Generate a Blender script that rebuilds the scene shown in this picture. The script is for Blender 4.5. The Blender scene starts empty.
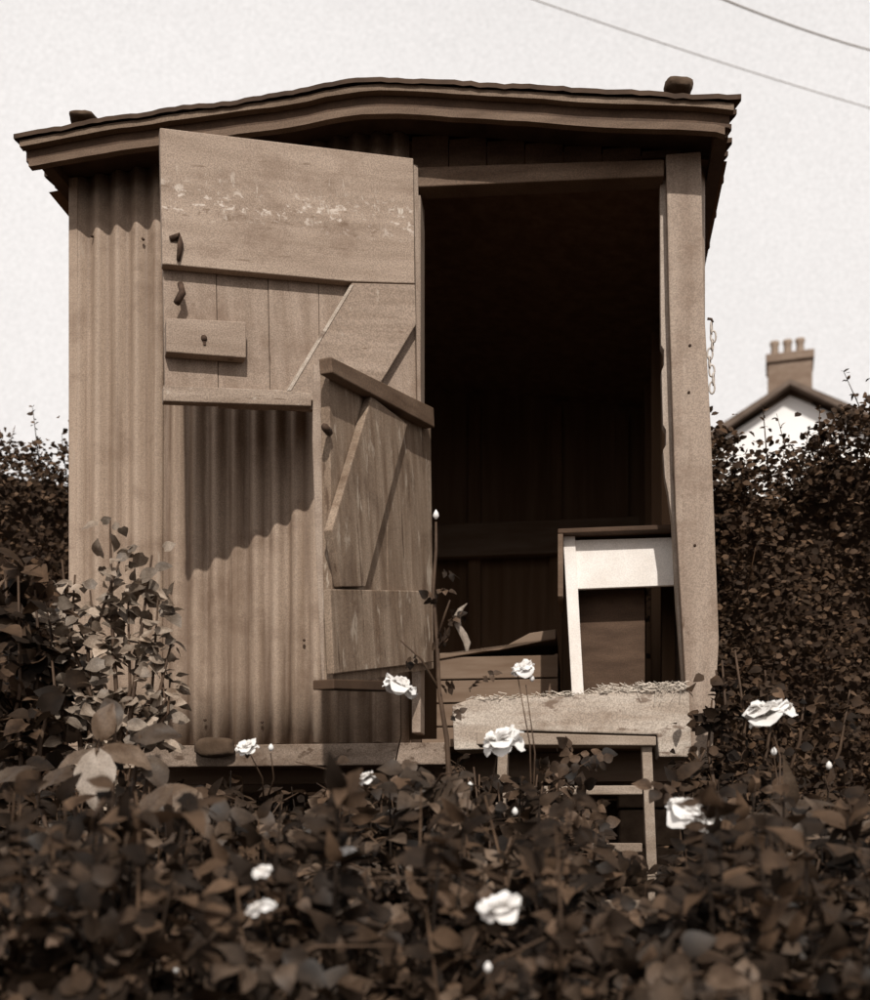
import bpy, bmesh, math, random
import numpy as np
from mathutils import Vector, Matrix
R = math.radians
random.seed(11); rng = np.random.default_rng(11)
S = bpy.context.scene
COL = S.collection

# ------------------------------------------------------------------ camera
F, CX, HY, EYE = 1105.0, 435.0, 840.0, 0.75       # focal length and horizon in photo pixels, eye height
cam_d = bpy.data.cameras.new('camera'); cam = bpy.data.objects.new('camera', cam_d); COL.objects.link(cam)
cam.location = (0, 0, EYE); cam.rotation_euler = (R(90), 0, 0)
cam_d.sensor_fit = 'VERTICAL'; cam_d.sensor_height = 36; cam_d.sensor_width = 36
cam_d.lens = 36 * F / 1000; cam_d.shift_y = (HY - 500) / 1000
cam_d.clip_start = 0.05; cam_d.clip_end = 3000
cam_d.dof.use_dof = True; cam_d.dof.focus_distance = 3.25; cam_d.dof.aperture_fstop = 2.8
S.camera = cam
# ------------------------------------------------------------------ sky and sun
SUN_EL, SUN_AZ = 42.5, 4.0          # sun stands behind the camera
w = bpy.data.worlds.new('World'); S.world = w; w.use_nodes = True
nt = w.node_tree; nt.nodes.clear()
sky = nt.nodes.new('ShaderNodeTexSky'); sky.sky_type = 'NISHITA'; sky.sun_disc = False
sky.sun_elevation = R(SUN_EL); sky.sun_rotation = R(180 + SUN_AZ); sky.dust_density = 6; sky.ozone_density = 1
bw = nt.nodes.new('ShaderNodeRGBToBW'); tint = nt.nodes.new('ShaderNodeMix'); tint.data_type = 'RGBA'
cb = nt.nodes.new('ShaderNodeCombineColor')
nt.links.new(sky.outputs[0], bw.inputs[0])
for i in range(3): nt.links.new(bw.outputs[0], cb.inputs[i])
tc = nt.nodes.new('ShaderNodeTexCoord'); no = nt.nodes.new('ShaderNodeTexNoise')
no.inputs['Scale'].default_value = 2.2; no.inputs['Detail'].default_value = 5; no.inputs['Roughness'].default_value = .5
nt.links.new(tc.outputs['Generated'], no.inputs['Vector'])
no2 = nt.nodes.new('ShaderNodeTexNoise'); no2.inputs['Scale'].default_value = 560; no2.inputs['Detail'].default_value = 2
nt.links.new(tc.outputs['Generated'], no2.inputs['Vector'])
rp = nt.nodes.new('ShaderNodeMapRange'); rp.inputs[1].default_value = .3; rp.inputs[2].default_value = .7
rp.inputs[3].default_value = 7.6; rp.inputs[4].default_value = 8.5
nt.links.new(no.outputs[0], rp.inputs[0])
rp2 = nt.nodes.new('ShaderNodeMapRange'); rp2.inputs[1].default_value = .3; rp2.inputs[2].default_value = .7
rp2.inputs[3].default_value = .87; rp2.inputs[4].default_value = 1.06
nt.links.new(no2.outputs[0], rp2.inputs[0])
mm = nt.nodes.new('ShaderNodeMath'); mm.operation = 'MULTIPLY'
nt.links.new(rp.outputs[0], mm.inputs[0]); nt.links.new(rp2.outputs[0], mm.inputs[1])
sp = nt.nodes.new('ShaderNodeSeparateXYZ'); nt.links.new(tc.outputs['Generated'], sp.inputs[0])
zr_ = nt.nodes.new('ShaderNodeMapRange'); zr_.interpolation_type = 'SMOOTHSTEP'; zr_.inputs[1].default_value = .56; zr_.inputs[2].default_value = .9
zr_.inputs[3].default_value = 1; zr_.inputs[4].default_value = .25; nt.links.new(sp.outputs[2], zr_.inputs[0])
mz = nt.nodes.new('ShaderNodeMath'); mz.operation = 'MULTIPLY'; nt.links.new(mm.outputs[0], mz.inputs[0]); nt.links.new(zr_.outputs[0], mz.inputs[1]); mm = mz
veil = nt.nodes.new('ShaderNodeCombineColor')
for i in range(3): nt.links.new(mm.outputs[0], veil.inputs[i])
tint.inputs[0].default_value = .85                                   # white veil of high cloud over the sky
nt.links.new(cb.outputs[0], tint.inputs[6]); nt.links.new(veil.outputs[0], tint.inputs[7])
mul = nt.nodes.new('ShaderNodeMix'); mul.data_type = 'RGBA'; mul.blend_type = 'MULTIPLY'
mul.inputs[0].default_value = 1; mul.inputs[7].default_value = (1, .955, .93, 1)
nt.links.new(tint.outputs[2], mul.inputs[6])
bg = nt.nodes.new('ShaderNodeBackground'); bg.inputs[1].default_value = .13
out = nt.nodes.new('ShaderNodeOutputWorld')
nt.links.new(mul.outputs[2], bg.inputs[0]); nt.links.new(bg.outputs[0], out.inputs[0])
sun_d = bpy.data.lights.new('sun', 'SUN'); sun_d.energy = 4.1; sun_d.angle = R(.8); sun_d.color = (1, .96, .9)
sun = bpy.data.objects.new('sun', sun_d); COL.objects.link(sun)
tosun = Vector((math.sin(R(SUN_AZ)) * math.cos(R(SUN_EL)), -math.cos(R(SUN_AZ)) * math.cos(R(SUN_EL)), math.sin(R(SUN_EL))))
sun.rotation_euler = tosun.to_track_quat('Z', 'Y').to_euler(); sun.location = tosun * 20
S.view_settings.view_transform = 'Standard'; S.view_settings.look = 'None'
S.view_settings.exposure = 0; S.view_settings.gamma = 1; S.view_settings.use_curve_mapping = False

# ------------------------------------------------------------------ helpers
def tag(o, label=None, cat=None, group=None, kind=None):
    if label: o['label'] = label
    if cat: o['category'] = cat
    if group: o['group'] = group
    if kind: o['kind'] = kind
    return o
def empty(name, loc=(0, 0, 0), rz=0):
    o = bpy.data.objects.new(name, None); COL.objects.link(o); o.location = loc; o.rotation_euler = (0, 0, rz)
    o.empty_display_size = .1
    return o
def ray(px, py):
    return Vector(((px - CX) / F, 1, (HY - py) / F))
CAM = Vector((0, 0, EYE))
def at(px, py, Y):
    return CAM + ray(px, py) * Y
def hit(M, px, py, c=0.0):
    """where the sight line through a photo point meets the local plane y=c of frame M -> local (x, z)"""
    I = M.inverted(); o = I @ CAM; d = I.to_3x3() @ ray(px, py)
    t = (c - o.y) / d.y; p = o + d * t
    return p.x, p.z
class MB:
    """collects shapes into ONE mesh object"""
    def __init__(s): s.v = []; s.f = []; s.smooth = []
    def add(s, vs, fs, smooth=False):
        k = len(s.v); s.v += [tuple(p) for p in vs]; s.f += [tuple(i + k for i in f) for f in fs]; s.smooth += [smooth] * len(fs)
    def box(s, x0, x1, y0, y1, z0, z1, M=None, wob=0.0):
        vs = [Vector((x, y, z)) for x in (x0, x1) for y in (y0, y1) for z in (z0, z1)]
        if wob: vs = [v + Vector((random.uniform(-wob, wob), 0, random.uniform(-wob, wob))) for v in vs]
        if M is not None: vs = [M @ v for v in vs]
        s.add(vs, [(0, 1, 3, 2), (4, 6, 7, 5), (0, 4, 5, 1), (2, 3, 7, 6), (0, 2, 6, 4), (1, 5, 7, 3)])
    def prism(s, poly, y0, y1, rag=0.0):
        """poly = [(x,z)...] extruded along y"""
        n = len(poly)
        a = sum(poly[i][0] * poly[(i + 1) % n][1] - poly[(i + 1) % n][0] * poly[i][1] for i in range(n))
        if a < 0: poly = poly[::-1]
        vs = [Vector((x, y0, z)) for x, z in poly] + [Vector((x, y1, z)) for x, z in poly]
        fs = [tuple(range(n)), tuple(range(2 * n - 1, n - 1, -1))] + [(i, i + n, (i + 1) % n + n, (i + 1) % n) for i in range(n)]
        s.add(vs, fs)
    def tube(s, pts, radii, sides=6, cap=True):
        pts = [Vector(p) for p in pts]; n = len(pts)
        if not hasattr(radii, '__len__'): radii = [radii] * n
        vs = []; up = Vector((.12, .3, 1)).normalized()
        for i, p in enumerate(pts):
            d = (pts[min(i + 1, n - 1)] - pts[max(i - 1, 0)]).normalized()
            a = d.cross(up)
            if a.length < .05: a = d.cross(Vector((1, 0, 0)))
            a.normalize(); b = a.cross(d)
            for k in range(sides):
                t = 2 * math.pi * k / sides
                vs.append(p + (a * math.cos(t) + b * math.sin(t)) * radii[i])
        fs = [(i * sides + k, i * sides + (k + 1) % sides, (i + 1) * sides + (k + 1) % sides, (i + 1) * sides + k) for i in range(n - 1) for k in range(sides)]
        if cap: fs += [tuple(range(sides))[::-1], tuple(range((n - 1) * sides, n * sides))]
        s.add(vs, fs, True)
    def lathe(s, prof, c=(0, 0, 0), sides=20):
        vs = []; n = len(prof); c = Vector(c)
        for r, z in prof:
            for k in range(sides):
                t = 2 * math.pi * k / sides; vs.append(c + Vector((r * math.cos(t), r * math.sin(t), z)))
        fs = [(i * sides + k, i * sides + (k + 1) % sides, (i + 1) * sides + (k + 1) % sides, (i + 1) * sides + k) for i in range(n - 1) for k in range(sides)]
        fs += [tuple(range(sides))[::-1], tuple(range((n - 1) * sides, n * sides))]
        s.add(vs, fs, True)
    def np_add(s, V, T):
        """V (N,k,3) array of shape copies, T faces of one copy"""
        k = len(s.v); N, m, _ = V.shape
        s.v += V.reshape(-1, 3).tolist()
        for i in range(N):
            o = k + i * m; s.f += [tuple(a + o for a in t) for t in T]
        s.smooth += [True] * (N * len(T))
    def build(s, name, mat, parent=None, bevel=0.0, loc=None):
        me = bpy.data.meshes.new(name); me.from_pydata(s.v, [], s.f)
        me.polygons.foreach_set('use_smooth', s.smooth); me.materials.append(mat); me.update()
        o = bpy.data.objects.new(name, me); COL.objects.link(o)
        if parent is not None: o.parent = parent
        if bevel:
            b = o.modifiers.new('bevel', 'BEVEL'); b.width = bevel; b.segments = 2; b.limit_method = 'ANGLE'
        return o
    def centered(s, name, mat):
        """origin at the base centre"""
        a = np.array(s.v); c = Vector(((a[:, 0].min() + a[:, 0].max()) / 2, (a[:, 1].min() + a[:, 1].max()) / 2, a[:, 2].min()))
        s.v = [tuple(Vector(p) - c) for p in s.v]; o = s.build(name, mat); o.location = c; return o

# ------------------------------------------------------------------ materials
def warm(c):
    k = max(0.0, 1 - c[0] / .14); m = min(1.0, max(0.0, (c[0] - .14) / .1)) * (1 if c[0] < .6 else 0)
    return (c[0] * (1 - .10 * m), c[1] * (1 - .11 * k - .085 * m), c[2] * (1 - .23 * k - .09 * m))
def mat(name, c1, c2, scale=(1, 1, 1), detail=6, rough=.8, bump=.0, bump_d=.01, fine=0.0, lo=.35, hi=.65, coord='Object', island=0.0, spec=.3, metal=0.0, extra=None, trans=0.0):
    c1, c2 = warm(c1), warm(c2); extra = [(warm(e[0]),) + tuple(e[1:]) for e in (extra or [])]; fine = min(fine * 1.7, .3)
    m = bpy.data.materials.new(name); m.use_nodes = True; t = m.node_tree; N = t.nodes; L = t.links
    b = N['Principled BSDF']; b.inputs['Roughness'].default_value = rough; b.inputs['Metallic'].default_value = metal
    b.inputs['Specular IOR Level'].default_value = spec
    tc = N.new('ShaderNodeTexCoord'); mp = N.new('ShaderNodeMapping'); mp.inputs['Scale'].default_value = scale
    L.new(tc.outputs[coord], mp.inputs[0])
    n = N.new('ShaderNodeTexNoise'); n.inputs['Scale'].default_value = 1; n.inputs['Detail'].default_value = detail; n.inputs['Roughness'].default_value = .6
    L.new(mp.outputs[0], n.inputs['Vector'])
    r = N.new('ShaderNodeMapRange'); r.inputs[1].default_value = lo; r.inputs[2].default_value = hi; L.new(n.outputs[0], r.inputs[0])
    mx = N.new('ShaderNodeMix'); mx.data_type = 'RGBA'; mx.inputs[6].default_value = (*c1, 1); mx.inputs[7].default_value = (*c2, 1)
    L.new(r.outputs[0], mx.inputs[0]); col = mx.outputs[2]
    if island:
        g = N.new('ShaderNodeNewGeometry'); mr = N.new('ShaderNodeMapRange'); mr.inputs[3].default_value = 1 - island; mr.inputs[4].default_value = 1 + island
        pw = N.new('ShaderNodeMath'); pw.operation = 'POWER'; pw.inputs[1].default_value = 2.0; L.new(g.outputs['Random Per Island'], pw.inputs[0]); L.new(pw.outputs[0], mr.inputs[0])
        mu = N.new('ShaderNodeVectorMath'); mu.operation = 'SCALE'; L.new(col, mu.inputs[0]); L.new(mr.outputs[0], mu.inputs['Scale']); col = mu.outputs[0]
    if fine:
        n3 = N.new('ShaderNodeTexNoise'); n3.inputs['Scale'].default_value = 260; n3.inputs['Detail'].default_value = 2; L.new(tc.outputs[coord], n3.inputs['Vector'])
        mr = N.new('ShaderNodeMapRange'); mr.inputs[1].default_value = .36; mr.inputs[2].default_value = .64; mr.inputs[3].default_value = 1 - fine; mr.inputs[4].default_value = 1 + fine
        L.new(n3.outputs[0], mr.inputs[0])
        mu = N.new('ShaderNodeVectorMath'); mu.operation = 'SCALE'; L.new(col, mu.inputs[0]); L.new(mr.outputs[0], mu.inputs['Scale']); col = mu.outputs[0]
    for e in (extra or []):      # patches: (colour, scale vector, threshold, softness, amount)
        c, sc, th, so, am = e[:5]
        m2 = N.new('ShaderNodeMapping'); m2.inputs['Scale'].default_value = sc; m2.inputs['Location'].default_value = (th * 7, th * 3, am * 5); L.new(tc.outputs[coord], m2.inputs[0])
        n2 = N.new('ShaderNodeTexNoise'); n2.inputs['Scale'].default_value = 1; n2.inputs['Detail'].default_value = 7; n2.inputs['Roughness'].default_value = .65; L.new(m2.outputs[0], n2.inputs['Vector'])
        r2 = N.new('ShaderNodeMapRange'); r2.inputs[1].default_value = th; r2.inputs[2].default_value = th + so; r2.inputs[4].default_value = am; L.new(n2.outputs[0], r2.inputs[0])
        if len(e) > 5:      # only within a band of height
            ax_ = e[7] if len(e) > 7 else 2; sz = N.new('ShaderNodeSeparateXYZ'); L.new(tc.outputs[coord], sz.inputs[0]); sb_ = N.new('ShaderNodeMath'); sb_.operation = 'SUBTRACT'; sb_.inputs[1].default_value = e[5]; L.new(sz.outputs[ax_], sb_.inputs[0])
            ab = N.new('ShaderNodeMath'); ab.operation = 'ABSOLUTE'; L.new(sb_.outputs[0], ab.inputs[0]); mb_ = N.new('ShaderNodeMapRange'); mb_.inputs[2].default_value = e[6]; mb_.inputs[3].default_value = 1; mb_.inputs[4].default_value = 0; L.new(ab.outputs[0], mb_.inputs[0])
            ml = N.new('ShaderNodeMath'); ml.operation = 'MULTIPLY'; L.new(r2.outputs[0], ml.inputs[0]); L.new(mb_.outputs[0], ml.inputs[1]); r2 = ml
        x2 = N.new('ShaderNodeMix'); x2.data_type = 'RGBA'; L.new(r2.outputs[0], x2.inputs[0]); L.new(col, x2.inputs[6]); x2.inputs[7].default_value = (*c, 1); col = x2.outputs[2]
    L.new(col, b.inputs['Base Color'])
    if bump:
        bp = N.new('ShaderNodeBump'); bp.inputs['Strength'].default_value = bump; bp.inputs['Distance'].default_value = bump_d
        L.new(n.outputs[0], bp.inputs['Height']); L.new(bp.outputs[0], b.inputs['Normal'])
    if trans:
        tr = N.new('ShaderNodeBsdfTranslucent'); L.new(col, tr.inputs[0]); ms = N.new('ShaderNodeMixShader'); ms.inputs[0].default_value = trans
        L.new(b.outputs[0], ms.inputs[1]); L.new(tr.outputs[0], ms.inputs[2]); L.new(ms.outputs[0], N['Material Output'].inputs[0])
    return m
M_iron = mat('weathered painted iron with shaded valleys', (.265, .187, .135), (.35, .256, .193), (14, 3, .8), rough=.62, fine=.12, spec=.25, bump=.15, bump_d=.002,
             extra=[((.13, .080, .052), (7, 7, 9), .50, .2, .55), ((.12, .072, .045), (9, 9, 1.1), .60, .12, .55), ((.13, .08, .05), (42, 8, .55), .54, .14, .6), ((.36, .28, .22), (30, 30, 6), .64, .06, .6), ((.09, .052, .03), (50, 20, 9), .69, .05, .7), ((.09, .054, .034), (34, 10, 1.6), .34, .25, .75, .013, .013, 1)])  # last patch darkens the corrugation valleys: rib shading put into the colour
M_doorU = mat('weathered painted wood', (.225, .160, .118), (.31, .230, .178), (3, 3, 28), rough=.75, fine=.14, bump=.3, bump_d=.003,
             extra=[((.11, .068, .044), (7, 7, 60), .63, .05, .75), ((.45, .37, .30), (40, 40, 16), .65, .06, .6), ((.12, .075, .05), (5, 5, 5), .68, .05, .7)])
M_doorV = mat('weathered upright boards', (.225, .160, .118), (.31, .230, .178), (26, 3, 2.4), rough=.74, fine=.14, bump=.3, bump_d=.003,
             extra=[((.13, .080, .052), (7, 7, 9), .50, .2, .55), ((.11, .068, .044), (60, 7, 5), .63, .05, .75), ((.45, .37, .30), (40, 20, 14), .64, .06, .7), ((.12, .075, .05), (6, 6, 6), .66, .05, .7)])
M_flaked = mat('flaked painted wood', (.20, .142, .104), (.33, .250, .195), (3, 3, 26), rough=.75, fine=.14, bump=.3, bump_d=.003,
             extra=[((.10, .064, .042), (9, 9, 70), .61, .05, .75), ((.52, .44, .37), (22, 22, 40), .60, .08, .65), ((.5, .42, .35), (60, 60, 14), .66, .05, .6)])
M_doorL = mat('bare grey wood', (.145, .095, .062), (.29, .212, .155), (26, 3, 2.2), rough=.8, fine=.14, bump=.4, bump_d=.003,
             extra=[((.07, .042, .026), (9, 9, 7), .50, .2, .7), ((.07, .042, .026), (34, 34, 3), .60, .06, .8), ((.42, .34, .27), (30, 30, 9), .59, .07, .8)])
M_post = mat('painted post', (.24, .172, .130), (.33, .250, .196), (20, 3, 1.6), rough=.75, fine=.12, bump=.3, bump_d=.002,
             extra=[((.13, .080, .052), (7, 7, 9), .50, .2, .55), ((.10, .062, .04), (18, 18, 7), .66, .05, .8), ((.45, .37, .3), (26, 26, 5), .64, .06, .5)])
M_leaf2 = mat('paler rose leaf', (.022, .013, .0075), (.130, .090, .063), (16, 16, 16), rough=.55, island=.7, spec=.25, trans=.22)
M_barge = mat('worn light barge board', (.11, .072, .046), (.19, .132, .092), (4, 4, 26), rough=.75, fine=.12, bump=.3, bump_d=.002)
M_edge = mat('pale worn edge', (.29, .22, .172), (.42, .34, .285), (30, 30, 6), rough=.8, fine=.1, bump=.3, bump_d=.002)
M_trim = mat('dark stained trim', (.045, .024, .012), (.085, .050, .030), (6, 6, 20), rough=.75, fine=.12, bump=.3, bump_d=.002)
M_trim2 = mat('worn trim board', (.085, .052, .032), (.15, .098, .065), (4, 4, 26), rough=.75, fine=.12, bump=.3, bump_d=.002)
M_roof = mat('tarred roofing', (.035, .019, .010), (.065, .038, .022), (9, 9, 9), rough=.8, bump=.4, bump_d=.004)
M_inner = mat('dark interior boards', (.13, .072, .038), (.21, .125, .075), (20, 20, 1.5), rough=.9)
M_inner2 = mat('interior timber', (.14, .088, .056), (.22, .150, .105), (3, 3, 22), rough=.85, bump=.3, bump_d=.003)
M_rust = mat('rusty iron', (.035, .020, .012), (.075, .045, .03), (60, 60, 60), rough=.85, bump=.4, bump_d=.002)
M_sill = mat('scrubbed pale wood', (.34, .265, .21), (.50, .42, .355), (3, 3, 26), rough=.85, fine=.14, bump=.5, bump_d=.004,
             extra=[((.13, .085, .06), (9, 9, 24), .57, .06, .8), ((.16, .105, .07), (5, 5, 7), .54, .12, .6), ((.07, .045, .03), (40, 20, 30), .68, .04, .8)])
M_step = mat('step wood', (.22, .160, .118), (.34, .265, .21), (5, 5, 20), rough=.85, fine=.1, bump=.4, bump_d=.003)
M_base = mat('base beam', (.14, .098, .07), (.27, .20, .155), (3, 3, 22), rough=.85, fine=.15, bump=.5, bump_d=.004,
             extra=[((.07, .045, .03), (10, 10, 18), .55, .06, .9), ((.08, .05, .033), (5, 5, 9), .50, .15, .6)])
M_white = mat('white paint', (.62, .55, .49), (.78, .73, .68), (4, 4, 4), rough=.6, fine=.05)
M_straw = mat('straw', (.36, .29, .23), (.52, .44, .37), (8, 8, 8), rough=.8, island=.4)
M_soil = mat('soil', (.035, .022, .014), (.07, .046, .03), (3, 3, 3), rough=1, bump=.8, bump_d=.03)
M_leaf = mat('rose leaf', (.019, .011, .006), (.112, .073, .049), (16, 16, 16), rough=.6, island=.75, spec=.2, trans=.22, fine=.1)
M_under = mat('undergrowth leaf', (.014, .008, .0045), (.088, .056, .036), (11, 11, 11), rough=.7, island=.75, spec=.15, trans=.2)
M_shrub = mat('speckled shrub leaf', (.11, .075, .05), (.42, .33, .26), (18, 18, 18), rough=.55, island=.5, spec=.3, trans=.2, fine=.1)
M_broad = mat('broad leaf', (.065, .040, .024), (.165, .115, .080), (14, 14, 14), rough=.55, island=.5, spec=.35, trans=.2, fine=.1)
M_pale = mat('pale underside of leaf', (.24, .185, .145), (.34, .275, .225), (25, 25, 25), rough=.6, spec=.35, trans=.15, fine=.1)
M_hedge = mat('hedge leaf', (.045, .026, .015), (.098, .062, .039), (7, 7, 7), rough=.7, island=.6, spec=.15, trans=.15)
M_core = mat('hidden hedge core', (.02, .011, .006), (.03, .018, .011), (9, 9, 9), rough=1)
M_stem = mat('stem', (.035, .02, .011), (.075, .046, .028), (20, 20, 20), rough=.7)
M_petal = mat('white petal', (.78, .74, .70), (.88, .86, .84), (20, 20, 20), rough=.5, spec=.3, trans=.25)
M_stone = mat('dark stone', (.05, .032, .02), (.09, .06, .04), (20, 20, 20), rough=.95, bump=.6, bump_d=.01)
M_brick = mat('chimney brick', (.17, .115, .082), (.25, .18, .135), (4, 4, 9), rough=.9, fine=.1)
M_pot = mat('clay pot', (.24, .17, .125), (.32, .24, .185), (6, 6, 6), rough=.85)
M_render = mat('white render', (.78, .75, .72), (.84, .82, .80), (.5, .5, .5), rough=.9)
M_slate = mat('slate', (.085, .058, .042), (.14, .10, .075), (2, 2, 7), rough=.7)
M_glass = mat('window pane', (.03, .02, .015), (.05, .035, .028), (1, 1, 1), rough=.1, spec=.5)
M_wire = mat('cable', (.28, .22, .18), (.34, .28, .23), (1, 1, 1), rough=.7)
M_chain = mat('galvanised chain', (.4, .33, .28), (.55, .48, .43), (50, 50, 50), rough=.5)

# ------------------------------------------------------------------ ground
g = MB(); n = 60
def gh(x, y):
    return -.02 + .02 * math.sin(x * 1.9) * math.cos(y * 1.4) if abs(x) < 30 and abs(y) < 30 else 0
xs = [-600, -200, -60, -30] + [(-14 + i * .5) for i in range(57)] + [30, 60, 200, 600]
ys = [-600, -200, -60, -20] + [(-6 + i * .5) for i in range(61)] + [60, 200, 600, 1500]
g.add([(x, y, gh(x, y)) for y in ys for x in xs], [(j * len(xs) + i, j * len(xs) + i + 1, (j + 1) * len(xs) + i + 1, (j + 1) * len(xs) + i) for j in range(len(ys) - 1) for i in range(len(xs) - 1)], True)
tag(g.build('ground', M_soil), kind='structure')

# ------------------------------------------------------------------ shed
TH = R(7.7)
shed = empty('garden_shed', (0, 3.5, 0), -TH)
tag(shed, 'raised shed of weathered corrugated iron with its split wooden door hanging open', 'shed')
HM = Matrix.Translation((0, 3.5, 0)) @ Matrix.Rotation(-TH, 4, 'Z')
h = lambda px, py, d=0.0: hit(HM, px, py, -d)           # d metres in front of the front wall
uL, _ = h(74, 500); uR, _ = h(703, 500)
jL, _ = h(418, 400); jR, _ = h(663, 400)
zF = h(440, 765)[1]                                      # underside of the floor frame
DEPTH = 2.05
FD = .172                                                 # front overhang of the roof
prof = [h(x, y, FD) for x, y in ((18, 137), (60, 128), (110, 119), (170, 110), (225, 103.5), (270, 97.3), (300, 91.2), (325, 85.3), (352, 80.6), (390, 79.5), (450, 83), (530, 87), (600, 91.5), (670, 95), (736, 98.5))]
def roofz(u, off=0.0):
    for (a, b), (c, d) in zip(prof, prof[1:]):
        if u <= c: return b + (d - b) * (u - a) / (c - a) + off
    return prof[-1][1] + off
# corrugated sheets of the front wall, left of the doorway
PITCH = .067
def sheet(u0, u1, z0, ztop, y, amp=.0105, phase=0.0, lap=0.0):
    m = MB(); nu = int((u1 - u0) / PITCH * 10); vs = []; rows = 9
    for j in range(rows + 1):
        for i in range(nu + 1):
            u = u0 + (u1 - u0) * i / nu
            zt = ztop(u); z = z0 + (zt - z0) * j / rows
            if j == 0: z += .003 * math.sin(u * 60)
            yy = y - amp * math.sin(2 * math.pi * u / PITCH + phase) + .003 * math.sin(z * 2.3 + u * 5) - (lap if i > nu - 4 else 0)
            vs.append((u, yy, z))
    n1 = len(vs)
    vs += [(a, b + .0015, c) for a, b, c in vs]
    W = nu + 1; fs = []
    for j in range(rows):
        for i in range(nu):
            q = (j * W + i, j * W + i + 1, (j + 1) * W + i + 1, (j + 1) * W + i)
            fs += [q, tuple(k + n1 for k in q[::-1])]
    for i in range(nu): fs += [(i + 1, i, i + n1, i + 1 + n1), (rows * W + i, rows * W + i + 1, rows * W + i + 1 + n1, rows * W + i + n1)]
    for j in range(rows): fs += [(j * W, (j + 1) * W, (j + 1) * W + n1, j * W + n1), ((j + 1) * W + nu, j * W + nu, j * W + nu + n1, (j + 1) * W + nu + n1)]
    m.add(vs, fs, True); return m
zB = h(300, 744)[1]
seam1 = h(157, 400)[0]; seam2 = h(300, 500)[0]
topz = lambda u: roofz(u, -.055)
for a, b, yy in ((uL, seam1 + .02, -.004), (seam1 - .04, seam2 + .03, .004), (seam2 - .03, jL - .03, -.003)):
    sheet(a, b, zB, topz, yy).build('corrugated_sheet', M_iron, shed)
# corner trim strip and seam batten
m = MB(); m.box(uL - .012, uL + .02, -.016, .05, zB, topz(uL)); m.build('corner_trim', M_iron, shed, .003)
# side walls, back wall
for u, nm in ((uL, 'side_wall'), (uR, 'side_wall')):
    m = MB(); vs = []; nv = 180
    for i in range(nv + 1):
        v = .05 + (DEPTH - .05) * i / nv
        uu = u + (.007 + .008 * math.sin(2 * math.pi * v / PITCH)) * (-1 if u < 0 else 1)
        vs += [(uu, v, zB), (uu, v, roofz(u, -.05))]
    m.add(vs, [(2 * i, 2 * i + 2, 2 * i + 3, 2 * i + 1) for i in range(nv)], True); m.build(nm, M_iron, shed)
m = MB(); us_ = [uL + .012] + [u for u, z in prof if uL + .05 < u < uR - .05] + [uR - .012]
for a, b in zip(us_, us_[1:]): m.prism([(a, zF), (b, zF), (b, roofz(b, -.018)), (a, roofz(a, -.018))], DEPTH - .02, DEPTH)
m.build('back_wall', M_inner, shed)
# inner lining
m = MB()
m.box(uL + .012, uL + .03, .06, DEPTH - .03, zF + .05, roofz(uL, -.08)); m.box(uR - .03, uR - .012, .06, DEPTH - .03, zF + .05, roofz(uR, -.08))
k = 0; u = uL + .04
while u < jL - .03:
    m.box(u, min(u + .14, jL - .035), .02, .035, zF + .05, roofz(u, -.1)); u += .143
m.build('inner_lining', M_inner, shed)
m = MB()
for u in (-.9, -.5, -.1, .3, .62):
    m.box(u, u + .06, DEPTH - .08, DEPTH - .025, zF + .05, roofz(u, -.12))
for v in (.5, 1.1, 1.6): m.box(uR - .09, uR - .032, v, v + .06, zF + .05, roofz(uR, -.1))
m.build('wall_stud', M_inner, shed)
a = hit(HM, 430, 528, DEPTH - .09); b = hit(HM, 560, 556, DEPTH - .09)
m = MB(); m.box(uL + .05, uR - .1, DEPTH - .15, DEPTH - .085, b[1], a[1]); m.build('wall_rail', M_inner2, shed, .003)
# floor
m = MB()
for i in range(14):
    u0 = uL + .02 + i * (uR - uL - .04) / 14
    m.box(u0, u0 + (uR - uL - .04) / 14 - .004, .03, DEPTH - .03, zF + .06, zF + .085)
m.build('floor_board', M_inner2, shed)
m = MB()
for v in (.3, .9, 1.5, DEPTH - .07): m.box(uL + .03, uR - .03, v, v + .06, zF - .04, zF + .058)
m.build('joist', M_inner2, shed)
# base beam with its ledge, along the front under the iron
a = h(190, 767, .05); b = h(446, 741, .05)
m = MB(); m.box(uL - .01, b[0], -.055, .045, a[1], b[1] - .004); m.build('base_beam', M_base, shed, .004)
# gable boards over the lintel
lz0, lz1 = h(415, 186, .02)[1], h(415, 166, .02)[1]
m = MB(); u = jL - .02
while u < uR - .02:
    u2 = min(u + .12, uR - .01); m.box(u, u2 - .004, .006, .024, lz1 - .02, roofz(u, -.06)); u = u2
m.build('gable_board', M_trim, shed)
# lintel
a = h(414, 188, .045); b = h(664, 157, .045)
m = MB(); zl = (h(664, 175, .045)[1] + a[1]) / 2
m.prism([h(414, 187, .04), h(664, 176, .04), h(664, 159, .04), h(414, 167, .04)], -.04, .03); m.build('lintel', M_trim2, shed, .004)
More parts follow.
